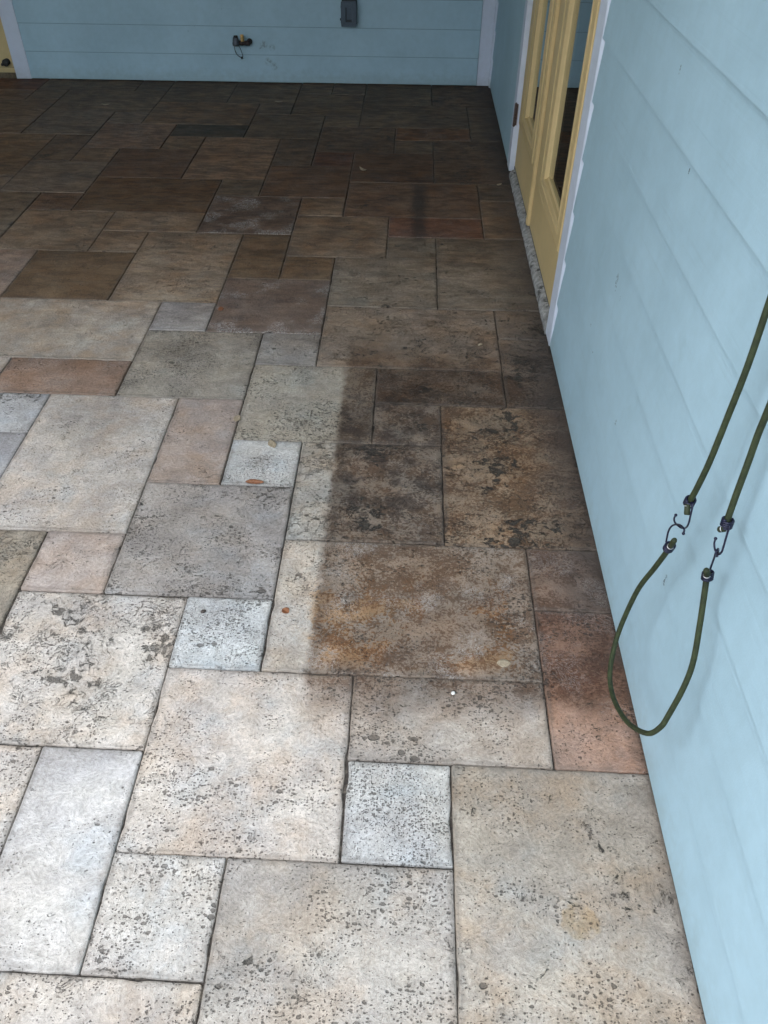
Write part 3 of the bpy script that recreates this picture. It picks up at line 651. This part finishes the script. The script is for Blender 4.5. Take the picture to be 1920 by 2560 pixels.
mb.box((-5.8, 5.45, -.05), (.3, 9.5, 3.0)); mb.box((6.3, -7, -.05), (6.48, 5.4, 2.97)); H(mb.obj('main_roof', M['roof']))

# ------------------------------------------------------------------ outlet box on the far wall
c = bs(-.511)
ob = empty('outlet_box', BW(c, 0, .385), 'weathered dark blue grey outlet box on the far wall under the eave corner', 'outlet box')
ob['label'] = 'weathered blue grey outdoor outlet box mounted on the far wall'
def P_(mb, name, mat, par, root, bev=None, smooth=False):
    o = mb.obj(name, mat, None, smooth); o.data.transform(Matrix.Translation(-root.location)); o.parent = par
    if bev: bevel(o, bev, 3)
    return o
mb = MB(); mb.box((c - .043, -.002, .335), (c + .047, .028, .49), BW); bx = P_(mb, 'box', M['boxdark'], ob, ob, .006)
mb = MB()
s0, s1, z0, z1 = c - .047, c + .043, .325, .455; r0, r1, q0, q1 = c - .020, c + .016, .350, .428
for a in ((s0, s1, z0, q0), (s0, s1, q1, z1), (s0, r0, q0, q1), (r1, s1, q0, q1)): mb.box((a[0], .0285, a[2]), (a[1], .041, a[3]), BW)
lid = P_(mb, 'lid', M['boxgrey'], ob, ob); 
bm = bmesh.new(); bm.from_mesh(lid.data); bmesh.ops.remove_doubles(bm, verts=bm.verts, dist=1e-5); bm.to_mesh(lid.data); bm.free(); bevel(lid, .003)
mb = MB(); mb.box((r0, .0286, q0), (r1, .032, q1), BW); mb.tube([BW(r0 + .016, .0315, q0 + .06), BW(r0 + .016, .0345, q0 + .06)], .009, 16); mb.tube([BW(r0 + .016, .0315, q0 + .026), BW(r0 + .016, .0345, q0 + .026)], .009, 16)
P_(mb, 'outlet', M['boxgrey'], ob, ob)
mb = MB(); mb.box((r0, .0322, q0), (r0 + .005, .0405, q1), BW); mb.box((r0 + .005, .0322, q0), (r1, .036, q0 + .012), BW); P_(mb, 'recess', M['boxdark'], lid, ob)
mb = MB(); mb.tube([BW(s0 - .008, .03, .362), BW(s0 + .002, .03, .362)], .006, 10); P_(mb, 'latch', M['boxdark'], ob, ob)

# ------------------------------------------------------------------ water spigot on the far wall
c = bs(-1.165)
sp = empty('water_spigot', BW(c, 0, .235), 'old brass and copper water spigot with a grey vacuum breaker, on the far wall', 'spigot')
mb = MB(); zc = .232; o1 = .045
mb.tube([BW(c + .040, -.01, zc), BW(c + .040, o1 - .012, zc), BW(c + .036, o1 - .003, zc), BW(c + .026, o1, zc)], .0115, 14)
mb.tube([BW(c + .048, o1, zc), BW(c + .044, o1, zc), BW(c + .022, o1, zc), BW(c + .021, o1, zc), BW(c + .008, o1, zc), BW(c + .006, o1, zc), BW(c - .022, o1, zc)], [.010, .0145, .0145, .0120, .0120, .0138, .0125], 16)
P_(mb, 'pipe', M['pipe'], sp, sp, None, True)
mb = MB(); mb.tube([BW(c + .040, .0005, zc), BW(c + .040, .005, zc)], [.017, .015], 20); P_(mb, 'flange', M['pipe'], sp, sp, None, True)
mb = MB(); mb.tube([BW(c + .004, o1, zc + .010), BW(c + .004, o1, zc + .030), BW(c + .004, o1, zc + .031), BW(c + .004, o1, zc + .036)], [.013, .011, .0125, .0115], 6)
mb.box((c - .006, o1 - .005, zc + .034), (c + .013, o1 + .005, zc + .046), BW); P_(mb, 'valve_stem', M['brass'], sp, sp, .001)
mb = MB(); cc = c - .036
mb.tube([BW(cc, o1 + .004, zc - .014), BW(cc, o1 + .004, zc - .012), BW(cc, o1 + .004, zc + .004), BW(cc, o1 + .004, zc + .006), BW(cc, o1 + .004, zc + .022), BW(cc, o1 + .004, zc + .033), BW(cc, o1 + .004, zc + .038)], [.019, .0215, .0215, .0190, .018, .014, .004], 20)
P_(mb, 'vacuum_breaker', M['lead'], sp, sp, None, True)
mb = MB(); mb.tube([BW(cc + .002, o1 + .006, zc + .030), BW(cc + .002, o1 + .006, zc + .040)], [.0135, .012], 16); P_(mb, 'cap', M['dark'], sp, sp, None, True)
mb = MB(); mb.tube(spline([BW(cc - .013, o1, zc - .012), BW(cc - .012, o1, zc - .035), BW(cc - .004, o1, zc - .060), BW(cc + .012, o1, zc - .074), BW(cc + .028, o1, zc - .078), BW(cc + .032, o1, zc - .066), BW(cc + .024, o1, zc - .035), BW(cc + .014, o1, zc - .012)], 5), .0022, 8)
mb.ball(BW(cc + .026, o1, zc - .080), .0065); P_(mb, 'wire_loop', M['lead'], sp, sp, None, True)

# ------------------------------------------------------------------ bungee cords
UL = [[0.352, 0.3353, 0.932], [0.3471, 0.32, 0.85], [0.3421, 0.3124, 0.7727], [0.3385, 0.3090, 0.6950], [0.3371, 0.3145, 0.64], [0.3371, 0.3215, 0.6066], [0.3371, .3235, .598]]
UR = [[0.3604, 0.2513, 0.828], [0.3604, 0.2512, 0.7892], [0.3575, 0.2417, 0.7444], [0.3545, 0.2331, 0.6983], [0.3525, 0.2253, 0.6576], [.3525, .2237, .650]]
LOOP = [[.3361, .3335, .494], [0.337, 0.3377, 0.476], [0.334, 0.3558, 0.4138], [0.3269, 0.373, 0.343], [0.3199, 0.3746, 0.2668], [0.3119, 0.361, 0.2045], [0.3041, 0.3253, 0.1549], [0.3023, 0.2826, 0.144], [0.3025, 0.2278, 0.1649], [0.3077, 0.1812, 0.1918], [0.3179, 0.1349, 0.2391], [0.328, 0.1236, 0.2779], [0.3379, 0.1326, 0.3031], [0.3479, 0.143, 0.3621], [0.3528, 0.1564, 0.4133], [0.3547, 0.1864, 0.4728], [0.3546, 0.2055, 0.5119], [0.3526, 0.2163, 0.5442], [.3526, .2178, .553]]
hUL = [[.3371, .3225, .6035], [0.3371, 0.3090, 0.6068], [0.3372, 0.3044, 0.591], [0.3372, 0.3009, 0.5773], [0.3392, 0.3073, 0.561], [0.3441, 0.3305, 0.5373], [0.342, 0.3443, 0.5305], [0.336, 0.3454, 0.5366], [0.334, 0.3475, 0.5426], [0.334, 0.3458, 0.5515]]
hLL = [[0.334, 0.3463, 0.4886], [0.334, 0.3513, 0.5076], [0.336, 0.3521, 0.5194], [0.338, 0.3441, 0.5322], [0.3341, 0.3181, 0.5552], [0.3322, 0.2979, 0.5658], [0.3322, 0.2951, 0.559]]
hUR = [[0.3526, 0.2129, 0.6545], [0.3526, 0.2109, 0.6391], [0.3526, 0.2068, 0.6197], [0.3526, 0.2061, 0.6086], [0.3526, 0.2123, 0.5984], [0.3525, 0.224, 0.5949], [0.3525, 0.2335, 0.599], [0.3525, 0.2356, 0.6075]]
hLR = [[0.3526, 0.2167, 0.5621], [0.3496, 0.213, 0.5876], [0.3466, 0.2091, 0.6052], [0.3526, 0.2181, 0.6038], [0.3585, 0.2243, 0.5903], [0.3585, 0.225, 0.5826]]
CR = .0047
def cord_mesh(pts, parent, root):
    P0 = spline(pts, 8); mb = MB(); n = 14; mb.tube(P0, CR, n)
    o = mb.obj('cord', M['cord'], None, True)
    acc = 0; uv = []
    for i, p in enumerate(P0):
        if i: acc += (P0[i] - P0[i - 1]).length
        for k in range(n): uv.append((acc, abs(k / n * 2 - 1) * 1.0, 0))
    a = o.data.attributes.new('cuv', 'FLOAT_VECTOR', 'POINT'); a.data.foreach_set('vector', [q for u in uv for q in u])
    o.data.transform(Matrix.Translation(-root.location)); o.parent = parent; return o
def hook(pts, wc, wax, root, stub):
    pts = [Vector(p) for p in pts]; mb = MB(); mb.tube(spline(pts, 6), .00155, 10); mb.ball(pts[-1], .0026)
    wax = Vector(wax).normalized(); wc = Vector(wc); u = wax.orthogonal().normalized(); v = wax.cross(u)
    co = [wc + wax * (-.0065 + .013 * i / 56) + (u * math.cos(i * 2 * math.pi / 14) * .0084 + v * math.sin(i * 2 * math.pi / 14) * .0074) for i in range(57)]
    mb.tube(co, .0017, 8)
    h = P_(mb, 'hook', M['wire'], root, root, None, True)
    mb = MB(); s0, s1 = Vector(stub[0]), Vector(stub[1]); mb.tube([wc + (s0 - wc) * .2, s0, s0 + (s1 - s0) * .85, s1], [CR, CR, CR, CR * .8], 14)
    st = P_(mb, 'cord_end', M['cord'], root, root, None, True); a = st.data.attributes.new('cuv', 'FLOAT_VECTOR', 'POINT')
    mb = MB(); d_ = (s1 - s0).normalized(); k = d_.orthogonal().normalized(); l = d_.cross(k)
    mb.tube([s0 + d_ * .0002 + (k * math.cos(q) + l * math.sin(q)) * CR * 1.08 for q in [i * .45 for i in range(12)]], .0006, 6)
    P_(mb, 'crimp', M['crimp'], h, root, None, True)
    return h
bc = empty('bungee_cord', (.34, .3, .45), 'olive green bungee cord hanging as a loose loop, the lower of two', 'bungee cord', 'bungee cords hanging on the right wall')
LOOP2 = [list(p) for p in LOOP]
cord_mesh(LOOP2, bc, bc)
hook(hLL, (.3361, .3335, .4900), Vector(LOOP[0]) - Vector(LOOP[2]), bc, ((0.3292, 0.3158, 0.5091), (0.3272, 0.3054, 0.5349)))
hook(hLR, (.3526, .2160, .5478), Vector(LOOP[-1]) - Vector(LOOP[-3]), bc, ((0.3470, 0.2085, 0.5567), (0.3416, 0.206, 0.5716)))
b2 = empty('bungee_cord', (.35, .3, 1.2), 'olive green bungee cord running up the siding in two strands, above the hanging loop', 'bungee cord', 'bungee cords hanging on the right wall')
TOP = [[.352, .20, 1.52], [.350, .235, 1.56], [.348, .29, 1.56], [.348, .335, 1.50]]
up = list(reversed(UR)) + [[.360, .252, .95], [.358, .236, 1.2], [.354, .205, 1.42]] + TOP + [[.350, .36, 1.35], [.353, .352, 1.12]] + UL
cord_mesh(up, b2, b2)
hook(hUL, (.3371, .3225, .6020), Vector(UL[-1]) - Vector(UL[-3]), b2, ((0.3325, 0.3150, 0.6000), (0.3322, 0.3058, 0.5890)))
hook(hUR, (.3525, .2227, .6520), Vector(UR[-1]) - Vector(UR[-3]), b2, ((0.3486, 0.218, 0.6440), (0.3475, 0.2265, 0.6349)))
pg = MB(); pg.tube([RW(.50, -.02, 1.545), RW(.50, .05, 1.545), RW(.50, .055, 1.56)], [.008, .008, .007], 12)
o = pg.obj('wall_peg', M['steel'], None, True); tag(o, 'dark metal peg in the right wall holding up the bungee cord', 'peg')

# ------------------------------------------------------------------ litter on the slabs
def leaf_obj(name, x, y, L, Wd, ang, mat, label, curl=.25, fold=.3, cat='leaf', z=.0016):
    V_ = []; F_ = []; n = 12; mth = 5
    for i in range(n + 1):
        t_ = i / n; wdt = Wd * (math.sin(math.pi * min(1, max(0, t_)) ** .85) ** .8) * .5 + .0004
        for j in range(mth):
            s = (j / (mth - 1) * 2 - 1); wob = 1 + .12 * noise.noise(Vector((t_ * 5, s * 2, x * 10)))
            X_ = (t_ - .5) * L; Y_ = s * wdt * wob; Z_ = abs(s) * wdt * fold + curl * L * (t_ - .5) ** 2 + noise.noise(Vector((t_ * 4 + x * 9, s * 3, y))) * .0008
            ca, sa = math.cos(ang), math.sin(ang); V_.append((X_ * ca - Y_ * sa, X_ * sa + Y_ * ca, Z_ + .0006))
    for i in range(n):
        for j in range(mth - 1):
            a = i * mth + j; F_.append((a, a + mth, a + mth + 1, a + 1))
    o = link(name, V_, F_, mat, None, True); o.location = (x, y, z); md = o.modifiers.new('thick', 'SOLIDIFY'); md.thickness = .0006
    return tag(o, label, cat, 'fallen leaves and bits on the patio')
leaf_obj('fallen_leaf', -.790, 1.986, .030, .021, 1.7, M['leafO'], 'small oval rust coloured leaf on the pale scuffed slab, farthest of the orange leaves', .1, .1)
leaf_obj('fallen_leaf', -.493, 1.200, .041, .023, 2.05, M['leafP'], 'pale beige leaf lying across the upper edge of the pitted white slab', .1, .25)
leaf_obj('fallen_leaf', -.515, 1.022, .052, .018, .02, M['leafO'], 'long orange brown leaf on the lower edge of the pitted white slab', .5, .9)
leaf_obj('fallen_leaf', -.374, .574, .019, .018, 2.6, M['leafO'], 'round torn orange leaf beside the long brown stain', .3, .5)
leaf_obj('fallen_leaf', -.350, 3.40, .055, .020, 2.3, M['leafP'], 'curled dry leaf on the dark slabs in front of the double door', .9, .5)
leaf_obj('fallen_leaf', .124, .448, .031, .021, 0, M['leafP'], 'flat grey beige half leaf stuck in the ochre stain', .0, .05)
leaf_obj('fallen_leaf', -.615, 1.320, .034, .022, 1.4, M['leafP'], 'pale brown leaf at the corner of the pinkish slab', .1, .2)
leaf_obj('fallen_leaf', -1.912, 4.357, .05, .018, .1, M['leafP'], 'small pale leaf in the far left gloom below the door trim', .5, .4)
leaf_obj('fallen_leaf', -.911, 4.483, .05, .018, .1, M['leafP'], 'small dry leaf near the foot of the far wall, below the spigot', .5, .4)
leaf_obj('fallen_leaf', .310, 3.25, .035, .014, .8, M['leafP'], 'tiny dry leaf by the far end of the door sill', .6, .5)
def bit(name, x, y, r, sc, mat, label, cat):
    mb = MB(); mb.ball((0, 0, 0), r, sc, 16, 10); o = mb.obj(name, mat, None, True)
    for v in o.data.vertices: v.co *= 1 + .15 * noise.noise(v.co * 300 + Vector((x, y, 0)) * 50)
    o.location = (x, y, r * sc[2] * .7 + .0008); o.rotation_euler = (0, 0, .5); return tag(o, label, cat)
bit('seed', -.564, .564, .0052, (1.25, .95, .7), M['seed'], 'dark oval seed alone on the white pitted square slab', 'seed')
bit('shell_bit', .142, 1.786, .008, (1.2, .8, .35), M['leafP'], 'tiny cream shell fragment on the dark slabs near the door sill', 'shell')
bit('pebble', .010, .365, .0042, (1.1, 1, .7), M['white'], 'tiny white pebble just below the ochre stain', 'pebble')
